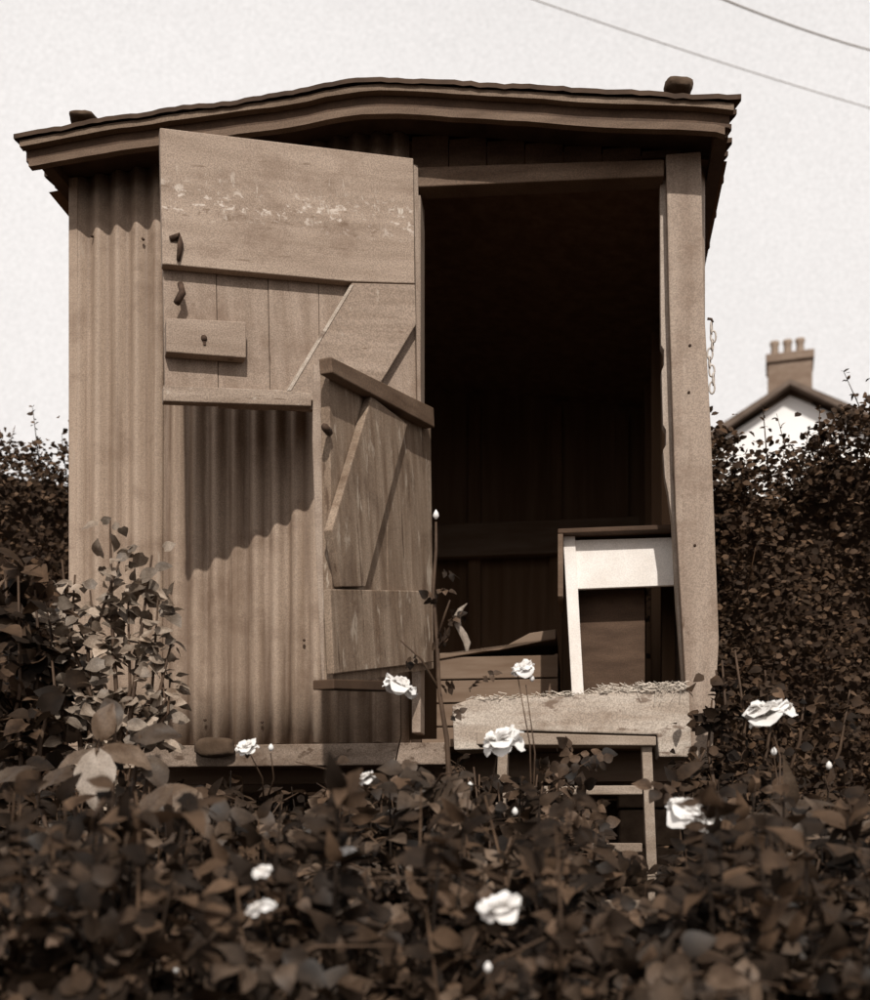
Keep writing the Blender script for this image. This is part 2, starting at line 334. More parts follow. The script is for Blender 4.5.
# door posts
m = MB(); zt = roofz(uR, -.075); zb = h(690, 763, .04)[1]
pw0 = h(668, 400, .04)[0]; 
pts = [(h(666, 178, .04)[0], zt), (h(669, 300, .04)[0], h(669, 300, .04)[1]), (h(676, 520, .04)[0], h(676, 520, .04)[1]), (h(690, 762, .04)[0], zb),
       (h(712, 762, .04)[0], zb), (h(719, 640, .04)[0], h(719, 640, .04)[1]), (h(716, 560, .04)[0], h(716, 560, .04)[1]), (h(711, 430, .04)[0], h(711, 430, .04)[1]), (h(704, 300, .04)[0], h(704, 300, .04)[1]), (h(701, 178, .04)[0], zt)]
m.prism(pts, -.04, .03); post = m.build('door_post', M_post, shed, .004)
m = MB()      # inner stop strip, worn and notched
zz = [(660, 180), (660.5, 300), (661, 345), (664, 350), (664, 365), (661.5, 371), (663, 425), (666, 430), (666, 445), (663, 450), (665, 478), (668, 492), (672, 520), (676, 600), (683, 690)]
L_ = [h(x, y, -.005) for x, y in zz]; R_ = [(q[0] + (.030 if i < 10 else .024), q[1]) for i, q in enumerate(L_)]
m.prism(L_ + R_[::-1], .005, .05); m.build('door_stop', M_edge, shed, .002)
m = MB(); a = h(416, 188, .02)[0]
m.box(a - .012, a + .016, -.03, .06, zF + .1, zl - .003); m.build('door_post', M_post, shed, .003)
for px, py in ((690, 345), (689, 392), (695, 545)):
    q = h(px, py, .042); m = MB(); m.tube([(q[0], -.038, q[1]), (q[0], -.0425, q[1] - .001)], .0045, 7); m.build('nail', M_rust, shed)
for px, py in ((143, 239), (92, 236), (118, 650), (205, 720), (262, 722), (304, 640)):
    q = h(px, py, .012); m = MB(); m.tube([(q[0], -.008, q[1]), (q[0], -.0165, q[1] - .001)], .0045, 7); m.build('nail', M_rust, shed)
# sill beam under the doorway
m = MB(); poly = [h(x, y, .06) for x, y in ((454, 750), (452, 705), (470, 699), (520, 698), (560, 696), (600, 693), (640, 690), (689, 689), (692, 757), (659, 757), (657, 735), (500, 730), (496, 749))]
m.prism(poly, -.06, .1); m.build('sill', M_sill, shed, .005)
# roof : corrugated covering whose waves show at the eaves
P = []
rs_ = random.Random(5)
for k in range(90):
    u = prof[0][0] + (prof[-1][0] - prof[0][0]) * k / 89; P.append((u, roofz(u) + .0022 * math.sin(u * 23) + rs_.uniform(-.0022, .0022)))
m = MB()
RV0, RV1 = -FD - .012, DEPTH + .18
nv = int((RV1 - RV0) / PITCH * 6); vs = []
for j in range(nv + 1):
    v = RV0 + (RV1 - RV0) * j / nv; dz = .009 * math.sin(2 * math.pi * (v - RV0) / PITCH)
    for i, (u, z) in enumerate(P):
        e = (.012 * math.sin(2 * math.pi * (v - RV0) / PITCH) + .006 * math.sin(v * 31) if i in (0, len(P) - 1) else 0) * (-1 if i == 0 else 1)
        vs.append((u + e, v, z + dz))
n1 = len(vs); vs += [(a, b, c - .014) for a, b, c in vs]; W = len(P); fs = []
for j in range(nv):
    for i in range(W - 1):
        q = (j * W + i, j * W + i + 1, (j + 1) * W + i + 1, (j + 1) * W + i); fs += [q, tuple(k + n1 for k in q[::-1])]
    fs += [(j * W, (j + 1) * W, (j + 1) * W + n1, j * W + n1), ((j + 1) * W + W - 1, j * W + W - 1, j * W + W - 1 + n1, (j + 1) * W + W - 1 + n1)]
for i in range(W - 1): fs += [(i + 1, i, i + n1, i + 1 + n1), (nv * W + i, nv * W + i + 1, nv * W + i + 1 + n1, nv * W + i + n1)]
m.add(vs, fs, False); m.build('roof', M_roof, shed)
P = [(u, roofz(u) + .002 * math.sin(u * 9 + 1)) for u in [prof[0][0] + (prof[-1][0] - prof[0][0]) * k / 40 for k in range(41)]]
def barge(y0, y1, d0, d1, name, mt, inset=0.0):
    m = MB(); p2 = [(u, z) for u, z in P]
    e_ = rs_.uniform(-.003, .003); p2 = [(u, z + .0015 * math.sin(u * 14 + d1 * 99) + rs_.uniform(-.0012, .0012)) for u, z in p2]
    p2[0] = (p2[0][0] + inset, p2[0][1] + inset * .15); p2[-1] = (p2[-1][0] - inset, p2[-1][1])
    for (a, b), (c, d) in zip(p2, p2[1:]):
        vs = [(a, y0, b - d1), (c, y0, d - d1), (c, y0, d - d0), (a, y0, b - d0), (a, y1, b - d1), (c, y1, d - d1), (c, y1, d - d0), (a, y1, b - d0)]
        m.add(vs, [(0, 1, 2, 3), (5, 4, 7, 6), (0, 4, 5, 1), (3, 2, 6, 7)])
    a, b = p2[0]; m.add([(a, y0, b - d1), (a, y1, b - d1), (a, y1, b - d0), (a, y0, b - d0)], [(0, 3, 2, 1)])
    a, b = p2[-1]; m.add([(a, y0, b - d1), (a, y1, b - d1), (a, y1, b - d0), (a, y0, b - d0)], [(0, 1, 2, 3)])
    return m.build(name, mt, shed)
barge(-FD - .002, -FD + .022, .015, .034, 'barge_board', M_barge, .006)
barge(-FD + .024, -FD + .045, .030, .070, 'barge_board', M_trim, .015)
barge(-FD + .010, -FD + .034, .074, .096, 'barge_moulding', M_trim2, .03)
# soffit boards and rafters under the overhang
barge(-FD + .047, .004, .040, .052, 'soffit', M_roof, .03)
for u in (uL - .03, uR + .04):
    m = MB(); z = roofz(u, 0); m.box(u - .02, u + .02, -FD + .05, DEPTH + .1, z - .085, z - .045); m.build('eave_plate', M_trim, shed)
m = MB(); vs = []
for (a, b), (c, d) in zip(P, P[1:]):
    m.add([(a, .03, b - .06), (c, .03, d - .06), (c, DEPTH, d - .06), (a, DEPTH, b - .06)], [(0, 1, 2, 3)])
m.build('ceiling_lining', M_inner, shed)
# piers that carry the shed
for u in (uL + .15, -.15, uR - .14):
    for v in (.45, DEPTH - .25):
        m = MB(); z = -.05; i = 0
        while z < zF - .05:
            z2 = min(z + .13, zF - .045); e = random.uniform(-.012, .012); m.box(u - .11 + e, u + .11 + e, v - .1, v + .11, z, z2 - .008); z = z2
        m.build('pier', M_stone, shed, .006)

# ---- upper door leaf, swung out and sagging
def door_frame(u, v, phi, eps, z):
    ex = Vector((-math.cos(phi) * math.cos(eps), -math.sin(phi) * math.cos(eps), -math.sin(eps)))
    ey = Vector((math.sin(phi), -math.cos(phi), 0)); ey = (ey - ex * ey.dot(ex)).normalized()
    ey = -ey if ey.y > 0 else ey
    ez = ex.cross(ey)
    if ez.z < 0: ey = -ey; ez = ex.cross(ey)
    M = Matrix(((ex.x, ey.x, ez.x, u), (ex.y, ey.y, ez.y, v), (ex.z, ey.z, ez.z, z), (0, 0, 0, 1)))
    return M
def qplanks(m, fn, TL, TR, BR, BL, n, y0, y1, gap=.0012):
    lp = lambda a, b, t: (a[0] + (b[0] - a[0]) * t, a[1] + (b[1] - a[1]) * t)
    TL, TR, BR, BL = [fn(*p) for p in (TL, TR, BR, BL)]
    for i in range(n):
        a, b = i / n, (i + 1) / n; g = gap / 2; e = random.uniform(-.0008, .0008); q = random.uniform(-.004, .004)
        p = [lp(TL, TR, a), lp(TL, TR, b), lp(BL, BR, b), lp(BL, BR, a)]; sg = 1 if TR[0] > TL[0] else -1
        p = [(p[0][0] + g * sg, p[0][1]), (p[1][0] - g * sg, p[1][1]), (p[2][0] - g * sg, p[2][1] + q), (p[3][0] + g * sg, p[3][1] + q)]
        m.prism(p, y0 + e, y1 + e)
def planks(m, x0, x1, n, y0, y1, zb, zt):
    for i in range(n):
        a = x0 + (x1 - x0) * i / n; b = x0 + (x1 - x0) * (i + 1) / n - .003
        m.box(a, b, y0 + random.uniform(-.001, .001), y1 + random.uniform(-.001, .001), zb + random.uniform(-.004, .004), zt + random.uniform(-.001, .001))
LU = door_frame(jL - .012, -.055, R(27), R(5.2), 1.9); DU = HM @ LU
d = lambda px, py, c=0: hit(DU, px, py, c)
xf = d(161, 265)[0]; zt_ = d(160, 130)[1]; zb_ = d(165, 401)[1]; xh = d(417, 240)[0]
m = MB(); qplanks(m, d, (160.5, 131), (412, 161), (417, 415), (165, 402), 5, -.022, 0)
ud = m.build('upper_door', M_doorV, shed, .002); ud.matrix_local = LU
def sub(mb, name, mt, par, bevel=.003):
    return mb.build(name, mt, par, bevel)
lb = d(170, 268, .022)[1]; zb1 = d(300, 212, .03)[1]
M_ledge = mat('painted ledge board', (.26, .187, .14), (.345, .258, .20), (2.4, 3, 22), rough=.75, fine=.14, bump=.3, bump_d=.003,
             extra=[((.13, .080, .052), (7, 7, 9), .50, .2, .55), ((.12, .075, .048), (5, 7, 50), .62, .06, .7), ((.13, .082, .053), (22, 9, 30), .58, .06, .75, zb1 - .03, .10), ((.62, .54, .47), (34, 20, 50), .56, .07, .75, zb1, .075), ((.58, .5, .43), (60, 20, 18), .60, .06, .8, zb1 + .03, .09)])
m = MB(); m.prism([d(x, y, .024) for x, y in ((159.5, 129.5), (412.5, 160), (414, 285), (350, 283), (168, 266), (162, 266))], 0.0005, .034); sub(m, 'ledge', M_ledge, ud)
m = MB(); m.prism([d(x, y, .02) for x, y in ((351, 284.5), (414, 286.2), (415, 326), (386, 374), (368, 402), (288, 402), (284, 392))], .0008, .0325); sub(m, 'brace', M_doorU, ud)
m = MB(); m.prism([d(x, y, .022) for x, y in ((349, 287), (352.5, 287), (290, 392), (286, 392))], .033, .035); m.build('brace_edge', M_sill, ud)
m = MB(); m.prism([d(x, y, .026) for x, y in ((163, 386), (282, 391), (311, 394), (311, 407), (163, 402))], .001, .034); sub(m, 'ledge', M_flaked, ud)
m = MB(); m.prism([d(x, y, .04) for x, y in ((166, 318), (246, 322), (246, 358), (166, 352))], .001, .042); lk = sub(m, 'lock_block', M_doorU, ud)
q = d(204, 338, .044); m = MB(); m.tube([(q[0], .041, q[1]), (q[0], .046, q[1])], .009, 10); m.box(q[0] - .004, q[0] + .004, .041, .045, q[1] - .02, q[1]); m.build('keyhole_plate', M_rust, ud)
for pts in (((170, 240), (178, 238), (180, 246), (178, 262)), ((180, 284), (182, 294), (176, 305)), ):
    m = MB(); m.tube([(d(x, y, .03)[0], .040 if i else .034, d(x, y, .03)[1]) for i, (x, y) in enumerate(pts)], [.009, .011, .01, .006][:len(pts)], 6); m.build('iron_hook', M_rust, ud)
# free-edge batten and hinges
m = MB(); q = d(415, 205, .01)
for zz_ in (d(400, 215)[1], d(400, 350)[1]): m.box(-.03, .16, .0245, .029, zz_ - .016, zz_ + .016)
m2 = MB()
# thin strip at the hinge side
m2.prism([d(x, y, .01) for x, y in ((413.5, 164), (418, 166), (421, 415), (417.5, 415))], -.03, .012); m2.build('hinge_stile', M_post, ud, .002)

# ---- lower door leaf, swung right out toward the camera
LL = door_frame(jL + .028, -.055, R(77), R(8), 1.3); DL = HM @ LL
d2 = lambda px, py, c=0: hit(DL, px, py, c)
xf2 = d2(329, 500)[0]; zt2 = d2(329, 372)[1]; zb2 = d2(333, 688)[1]
print('lower door width', xf2, 'height', zt2 - zb2, 'upper', xf, zt_ - zb_)
m = MB(); qplanks(m, d2, (329, 371), (431, 416), (434, 668), (333, 686), 4, -.026, 0)
ld = m.build('lower_door', M_doorL, shed, .002); ld.matrix_local = LL
dE = .055 + xf2 * math.sin(R(77)) * math.cos(R(8)) + .012
m = MB(); m.prism([h(x, y, dE) for x, y in ((313, 364), (328.5, 368), (327, 470), (329, 560), (334, 690), (322, 688), (316, 560), (312, 440))], -dE, -dE + .02)
eb = sub(m, 'edge_batten', M_post, ld); eb.matrix_parent_inverse = LL.inverted()
m = MB(); m.prism([h(x, y, dE) for x, y in ((323, 592), (333, 590), (335, 676), (326, 674))], -dE - .006, -dE - .001); eb = sub(m, 'edge_strip', M_sill, ld, .001); eb.matrix_parent_inverse = LL.inverted()
m = MB(); m.prism([d2(x, y, .03) for x, y in ((329, 357), (432, 408), (433, 428), (330, 373))], .001, .036); sub(m, 'ledge', M_trim2, ld)
m = MB(); m.prism([d2(x, y, .022) for x, y in ((371, 396), (407, 424), (365, 587), (341, 587), (331, 530))], .001, .024); sub(m, 'brace', M_doorL, ld)
m = MB(); m.prism([d2(x, y, .022) for x, y in ((330, 589), (431, 591), (434, 662), (334, 674))], .001, .022); sub(m, 'ledge', M_doorL, ld)
m = MB(); m.prism([d2(x, y, .03) for x, y in ((334, 679), (400, 681), (398, 691), (334, 689))], -.03, .03); sub(m, 'bottom_rail', M_roof, ld)
q = d2(331, 434, .0); m = MB(); m.tube([(xf2 - .02, .003, q[1]), (xf2 + .026, .012, q[1] + .004)], .010, 6); m.build('iron_hook', M_rust, ld)

# ------------------------------------------------------------------ things on, in and beside the shed
def house_thing(name, u, v, z, label, cat, rz=0.0, group=None):
    e = empty(name, HM @ Vector((u, v, z)), -TH + rz); tag(e, label, cat, group); return e
# white nest box just inside the doorway
NV = .16
nq = lambda px, py, v=NV: hit(HM, px, py, v)
zfl = zF + .086
nb = house_thing('nest_box', nq(620, 690)[0], NV, zfl, 'white painted wooden nest box with a dark lid just inside the doorway', 'nest box')
NM = HM @ Matrix.Translation((nq(620, 690)[0], NV, zfl))
b_ = lambda px, py, y=0.0: hit(NM, px, py, y)
D_ = .42
m = MB(); m.prism([b_(x, y) for x, y in ((574, 540), (679, 537), (679, 585), (576, 589))], 0.001, .02); m.build('front_panel', M_white, nb, .002)
m = MB(); m.prism([b_(x, y, -.012) for x, y in ((563, 536), (575, 536), (584, 697), (572, 697))], -.012, .028); m.build('leg', M_white, nb, .002)
m = MB(); m.prism([b_(x, y, -.006) for x, y in ((678, 538), (690, 538), (692, 697), (684, 697))], -.006, .028); m.build('leg', M_white, nb, .002)
x0 = b_(572, 600)[0]; x1 = b_(688, 600)[0]; zt = b_(600, 538)[1]
m = MB(); m.box(x0, x0 + .014, .03, D_, .0, zt); m.build('side_panel', M_trim2, nb, .002)
m = MB(); m.box(x1 - .014, x1, .03, D_, .0, zt); m.build('side_panel', M_trim2, nb, .002)
m = MB(); m.box(x0 + .015, b_(646, 600, D_)[0], D_ - .016, D_, .0, zt); m.build('back_panel', M_trim2, nb, .002)
m = MB(); m.box(x0 - .045, x1 + .02, -.05, D_ + .03, zt + .006, zt + .022); m.build('lid', M_trim, nb, .003)
m = MB(); m.box(x0 - .045, x0 - .028, -.05, .2, b_(555, 600)[1], zt + .005); m.build('lid_side_board', M_trim2, nb, .002)
m = MB(); m.box(x0 + .016, b_(645, 600, .1)[0], .1, .115, 0, zt - .01); m.build('inner_panel', M_trim, nb, .002)
m = MB(); m.box(x0 + .03, x1 - .03, .13, .3, b_(600, 690)[1] - .07, b_(600, 690)[1] - .05); m.build('shelf', M_trim2, nb, .002)
# slatted crate further in
ce = house_thing('wooden_crate', hit(HM, 500, 680, .3)[0] - .02, .45, zfl, 'brown slatted wooden crate with a sloping lid inside the doorway left of the nest box', 'crate')
CM = HM @ Matrix.Translation((hit(HM, 500, 680, .3)[0] - .02, .45, zfl))
c_ = lambda px, py, y=0.0: hit(CM, px, py, y)
cw0, cw1 = c_(437, 660)[0], c_(558, 660)[0]; ct = c_(500, 655)[1]
for i in range(4):
    z0 = ct * i / 4; m = MB(); m.box(cw0, cw1, -.012, 0, z0, z0 + ct / 4 - .006); m.build('slat', M_inner2, ce, .002)
m = MB(); m.box(cw0, cw0 + .012, .001, .4, 0, ct); m.box(cw1 - .012, cw1, .001, .4, 0, ct); m.box(cw0, cw1, .39, .402, 0, ct); m.build('crate_side', M_inner2, ce)
m = MB(); p_ = [c_(x, y, 0) for x, y in ((440, 654), (500, 650), (530, 634), (556, 630), (556, 640), (440, 660))]; m.prism(p_, -.02, .36); m.build('lid', M_inner2, ce, .003)
# straw on the sill
m = MB()
for i in range(2200):
    px = random.choice([random.uniform(600, 688), random.uniform(470, 688), random.uniform(640, 688)])
    py = 698 - (px - 452) * .04 - random.random() ** 2 * (9 if px > 590 else 4)
    p = Vector((h(px, py, .04)[0], random.uniform(-.07, .12), h(px, py, .04)[1] - .006))
    a = random.uniform(0, 6.28); l = random.uniform(.004, .016); dz = random.uniform(-.5, .7)
    dd = Vector((math.cos(a), math.sin(a) * .6, dz)) * l; wd = Vector((0, .0012, .0012))
    m.add([HM @ (p - dd - wd), HM @ (p + dd - wd), HM @ (p + dd * 1.02 + wd), HM @ (p - dd + wd)], [(0, 1, 2, 3)])
for i in range(8):      # wisps hanging over the front
    px = random.uniform(636, 688); q = h(px, 691, .064); l = random.uniform(.01, .05); e = random.uniform(-.02, .02)
    p = Vector((q[0], -.064 - random.random() * .004, q[1] + .002)); pe = p + Vector((e, -.003, -l))
    m.add([HM @ p, HM @ (p + Vector((.0016, 0, 0))), HM @ (pe + Vector((.0016, 0, 0))), HM @ pe], [(0, 1, 2, 3)])
st = m.centered('straw', M_straw); tag(st, 'loose straw spilling over the door sill', 'straw', kind='stuff')
# roof weights
def lump(name, px, py, wpx, hpx, dd, mt, label, cat, M0=HM, flat=1.0, group=None, sq=.8, rzv=0):
    q = hit(M0, px, py, -dd); p = M0 @ Vector((q[0], -dd, q[1])); s = p.y / F
    bm = bmesh.new(); bmesh.ops.create_icosphere(bm, subdivisions=3, radius=1)
    rs = random.Random(px)
    ph = [rs.uniform(0, 6) for _ in range(6)]
    for v in bm.verts:
        c = v.co; f = lambda t: math.copysign(abs(t) ** sq, t)
        c2 = Vector((f(c.x), f(c.y), f(c.z)))
        c2 *= 1 + .07 * math.sin(c.x * 4 + ph[0]) * math.cos(c.z * 3 + ph[1]) + .05 * math.sin(c.y * 6 + ph[2]) + .03 * math.sin(c.z * 11 + c.x * 9)
        v.co = Vector((c2.x * wpx * s / 2, c2.y * wpx * s / 2 * flat, (c2.z + .95) * hpx * s / 2))
    me = bpy.data.meshes.new(name); bm.to_mesh(me); bm.free(); me.materials.append(mt)
    for pl in me.polygons: pl.use_smooth = True
    o = bpy.data.objects.new(name, me); COL.objects.link(o); o.location = p; o.rotation_euler = (0, 0, rzv)
    return tag(o, label, cat, group)
lump('stone', 84, 124, 27, 8, .12, M_stone, 'flat dark stone weighing down the left end of the shed roof', 'stone', group='weights on the shed roof')
lump('stone', 678, 95, 27, 13, .12, M_stone, 'squarish rounded stone standing near the right end of the shed roof', 'stone', group='weights on the shed roof', sq=.55)
lump('stone', 215, 757, 40, 20, .085, M_stone, 'dark oval stone lying on the base ledge under the corrugated wall', 'stone', flat=.3, sq=.7)
# chain hanging down the outside of the right post
ch = empty('hanging_chain', HM @ Vector((uR + .024, -.01, h(708, 330)[1]))); ch.rotation_euler = (0, 0, -TH)
tag(ch, 'short pale chain hanging against the outer side of the right door post', 'chain')
for i in range(8):
    m = MB(); c = Vector((.006 * math.sin(i * 1.3), 0, -.026 * i)); pts = []
    for k in range(13):
        t = 2 * math.pi * k / 12; x = .008 * math.cos(t); z = .018 * math.sin(t)
        pts.append(c + (Vector((x, 0, z)) if i % 2 else Vector((x * .35, x, z))))
    m.tube(pts, .003, 6, False); m.build('link', M_chain, ch)
m = MB(); m.tube([(-.012, 0, .03), (.0, 0, .028), (.004, 0, .018)], .004, 6); m.build('hook', M_rust, ch)

# ---- step ladder to the doorway
le = empty('step_ladder', at(580, 900, 3.14)); lp = at(580, 900, 3.14); le.location = (lp.x, lp.y, 0); le.rotation_euler = (0, 0, -TH)
tag(le, 'rough wooden step ladder standing under the doorway sill', 'ladder')
LM = Matrix.Translation((lp.x, lp.y, 0)) @ Matrix.Rotation(-TH, 4, 'Z')
l_ = lambda px, py, y=0.0: hit(LM, px, py, y)
def rail(px_t, px_b, wpx):
    s = wpx * 3.14 / F / 2; a = l_(px_t, 742); b = l_(px_b, 858); sl = (b[0] - a[0]) / (b[1] - a[1]); x_g = b[0] + sl * (0 - b[1])
    return (a[0], a[1]), (x_g, -.02), s
for pt, pb in ((646, 651), (504, 499)):
    A, B, s = rail(pt, pb, 10); m = MB()
    m.prism([(A[0] - s, A[1]), (A[0] + s, A[1]), (B[0] + s, B[1]), (B[0] - s, B[1])], -.03, .03); m.build('rail', M_step, le, .003)
xl = l_(506, 742)[0]; xr = l_(655, 742)[0]
m = MB(); a = l_(480, 735)[1]; m.prism([l_(478, 733), l_(655, 738), l_(655, 747), l_(478, 746)], -.05, .06); m.build('step', M_step, le, .003)
for py, hh in ((786, 11), (843, 11), (900, 11), (957, 11)):
    z1 = l_(600, py)[1]; z0 = l_(600, py + hh - 2)[1]; m = MB(); m.box(xl + .004, xr - .036, -.022, .026, z0, z1); m.build('step', M_step, le, .003)

# ------------------------------------------------------------------ distant house
hy = 22.0; HX = at(790, 400, hy).x; zr = at(790, 395, hy).z
fh = empty('far_house', (HX, hy, 0), R(-17)); tag(fh, 'white gabled house with a pale brick chimney showing above the right hedge', 'house')
GW, EZ = 3.3, zr - 3.3 * .56
m = MB(); m.prism([(-GW, -.1), (GW, -.1), (GW, EZ), (0, zr - .02), (-GW, EZ)], 0, 9); m.build('wall', M_render, fh)
m = MB()
for s in (-1, 1):
    a = (s * (GW + .35), EZ - .35 * .56 + .1); b = (0, zr + .1)
    for k, yy in ((0, 0),):
        vs = [(a[0], -.25, a[1]), (b[0], -.25, b[1]), (b[0], -.25, b[1] + .12), (a[0], -.25, a[1] + .12), (a[0], 9.3, a[1]), (b[0], 9.3, b[1]), (b[0], 9.3, b[1] + .12), (a[0], 9.3, a[1] + .12)]
        m.add(vs, [(0, 1, 2, 3), (5, 4, 7, 6), (0, 4, 5, 1), (3, 2, 6, 7), (0, 3, 7, 4)])
rf = m.build('roof', M_slate, fh)
m = MB()     # scalloped barge boards
for s in (-1, 1):
    n = 14; up = []; lo = []
    for i in range(n + 1):
        t = i / n; x = s * t * (GW + .35); z = zr + .17 - abs(x) * .56; up.append((x, z)); lo.append((x, z - .07 - .07 * math.sin(t * math.pi * .9)))
    for i in range(n):
        m.prism([lo[i], lo[i + 1], up[i + 1], up[i]], -.32, -.26)
m.build('barge_board', M_slate, fh)
cw = 43 / F * hy / 2; ctop = at(790, 358, hy).z
m = MB(); m.box(-cw, cw, .1, .75, zr - .5, ctop - .02); chm = m.build('chimney', M_brick, fh, .02)
m = MB(); m.box(-cw - .035, cw + .035, .05, .80, ctop - .018, ctop + .16); m.build('chimney_cap', M_brick, chm, .02)
for x in (-.29, -.04, .2):
    m = MB(); c = (x - .0, .42, ctop + .161); m.lathe([(.095, 0), (.085, .08), (.075, .26), (.095, .31), (.095, .37), (.06, .37)], c, 12); m.build('chimney_pot', M_pot, chm)
for x, z in ((-1.3, 4.6), (1.3, 4.6), (-1.3, 1.4), (1.3, 1.4)):
    m = MB(); m.box(x - .5, x + .5, -.04, -.005, z - .7, z + .7); wf = m.build('window', M_white, fh)
    m = MB(); m.box(x - .42, x - .03, -.05, -.041, z - .62, z + .62); m.box(x + .03, x + .42, -.05, -.041, z - .62, z + .62); m.build('pane', M_glass, wf)

# ------------------------------------------------------------------ overhead wires
def wire(p0, p1, r, label, ext=1.4):
    A = at(*p0); B = at(*p1); Dv = B - A; m = MB()
    pts = []
    for i in range(41):
        t = -ext + (1 + 2 * ext) * i / 40; q = A + Dv * t; q.z += .05 * ((t - .5) ** 2 - .25) * 2; pts.append(q)
    m.tube(pts, r, 5); o = m.centered('overhead_wire', M_wire); tag(o, label, 'wire', 'overhead wires in the sky')
wire((535, 0, 11), (870, 108, 13), .0055, 'longer thinner wire crossing the sky above the shed roof')
wire((725, 0, 10), (870, 50, 12), .0085, 'shorter thicker wire cutting across the top right corner of the sky')

# ------------------------------------------------------------------ vegetation
def leaf_template(fold=.25, curl=.25, wide=.36, n=4, notch=0.0, wave=0.0):
    vs = []; fs = []
    for i in range(n + 1):
        t = i / n; wv = wide * math.sin(math.pi * min(1, (t ** .75) * .97 + .02)) if n > 3 else wide * math.sin(math.pi * t)
        if i == 0 and notch: wv = wide * .55
        z = -curl * t * t; yy = t - (notch if i == 0 else 0)
        w1 = wave * math.sin(t * 9)
        vs += [(-wv, yy, z + fold * wv + w1), (0, t, z), (wv, yy, z + fold * wv - w1)]
    for i in range(n):
        a = i * 3; fs += [(a, a + 1, a + 4, a + 3), (a + 1, a + 2, a + 5, a + 4)]
    return np.array(vs, float), fs
def frames(dirs, norms):
    """rows of unit direction (leaf length) and rough normals -> (N,3,3) with columns x,y,z"""
    y = dirs / np.linalg.norm(dirs, axis=1, keepdims=True)
    x = np.cross(y, norms); x /= np.maximum(np.linalg.norm(x, axis=1, keepdims=True), 1e-6)
    z = np.cross(x, y); return np.stack([x, y, z], axis=2)
def place(mb, tpl, pos, Fm, sc):
    V, T = tpl; W = np.einsum('nij,kj->nki', Fm, V) * np.asarray(sc)[:, None, None] + pos[:, None, :]
    mb.np_add(W, T)
T_leaf = leaf_template(.20, .40, .44, 6, 0, .035); T_small = leaf_template(.16, .35, .44, 4); T_broad = leaf_template(.18, .35, .46, 6, .12, .03); 
def ribbed(wide=.44, n=12, cols=3):
    vs = []; fs = []; W = 2 * cols + 1
    for i in range(n + 1):
        t = i / n; wv = wide * (math.sin(math.pi * min(1, t ** .7 * .96 + .03)) ** .9) + .012 * math.sin(i * 2.4)
        for k in range(-cols, cols + 1):
            q = k / cols; x = wv * q; y = t - .13 * (1 - t) ** 4 * abs(q) * 2 + .05 * abs(q)
            z = -.38 * t * t + .16 * abs(x) - .45 * x * x + (.012 if (i + abs(k)) % 2 else -.012) * (abs(q) > 0) + .03 * math.sin(t * 8 + k)
            if k == 0: z -= .02
            vs.append((x, y, z))
    for i in range(n):
        for k in range(W - 1):
            a = i * W + k; fs.append((a, a + 1, a + W + 1, a + W))
    return np.array(vs, float), fs
T_rib = ribbed(); T_mid = leaf_template(.18, .35, .44, 5, .06, .02)
T_blade = leaf_template(.3, .5, .10, 5)
def rose_leaves(mb, pos, dirs, size):
    """five-leaflet leaves"""
    N = len(pos); up = np.array([0, -.9, .6]) + rng.normal(0, .55, (N, 3)); Fm = frames(dirs, up)
    spec = [((0, 0, 1.0), (0, 1, 0), 1.0), ((0, 0, .78), (.9, .5, 0), .85), ((0, 0, .78), (-.9, .5, 0), .85), ((0, 0, .4), (.95, .35, 0), .7), ((0, 0, .4), (-.95, .35, 0), .7)]
    for (_, _, t), dl, s in spec:
        o = pos + Fm[:, :, 1] * (size * 1.7 * t)[:, None]
        dd = np.einsum('nij,j->ni', Fm, np.array(dl)) + rng.normal(0, .14, (N, 3))
        nn = Fm[:, :, 2] + rng.normal(0, .25, (N, 3))
        place(mb, T_leaf, o, frames(dd, nn), size * s * rng.uniform(.85, 1.15, N))
def canes(base, H, spread, n, shoots, arch=.35):
    """list of polylines from the ground up, and leaf nodes"""
    lines = []; nodes = []; dirs = []
    for i in range(n):
        a = 2 * math.pi * (i + random.random() * .7) / n; rr = spread * (random.random() ** .5); hh = H * random.uniform(.72, 1.0)
        tip = Vector((math.cos(a) * rr, math.sin(a) * rr, hh)); pts = []
        bx = Vector((math.cos(a) * .05, math.sin(a) * .05, -.01))
        for k in range(8):
            t = k / 7; p = bx.lerp(tip, t); p.z = -.01 + hh * (t ** (.8)) ; o = math.sin(t * math.pi) * arch * rr * .4
            p += Vector((-math.cos(a) * o, -math.sin(a) * o, 0)) + Vector((random.gauss(0, .006), random.gauss(0, .006), 0)); pts.append(base + p)
        lines.append((pts, .006))
        for k in range(9):
            t = random.uniform(.3, 1); j = min(int(t * 7), 6); q = pts[j].lerp(pts[j + 1], t * 7 - j); b = random.uniform(0, 6.283)
            nodes.append(q); dirs.append(Vector((math.cos(b), math.sin(b), random.uniform(-.2, .6))))
        for s in range(shoots):
            t = random.uniform(.4, .98); j = min(int(t * 7), 6); q = pts[j].lerp(pts[j + 1], t * 7 - j); b = a + random.gauss(0, 1.1); l = random.uniform(.10, .22)
            e = q + Vector((math.cos(b) * l, math.sin(b) * l, random.uniform(0, .12))); e.z = min(e.z, base.z + H)
            mid = q.lerp(e, .5) + Vector((0, 0, .02)); lines.append(([q, mid, e], .0032))
            for k in range(5):
                t = random.random(); nodes.append(q.lerp(e, t)); b2 = random.uniform(0, 6.283); dirs.append(Vector((math.cos(b2), math.sin(b2), random.uniform(-.3, .5))))
    return lines, nodes, dirs
T_petal = None
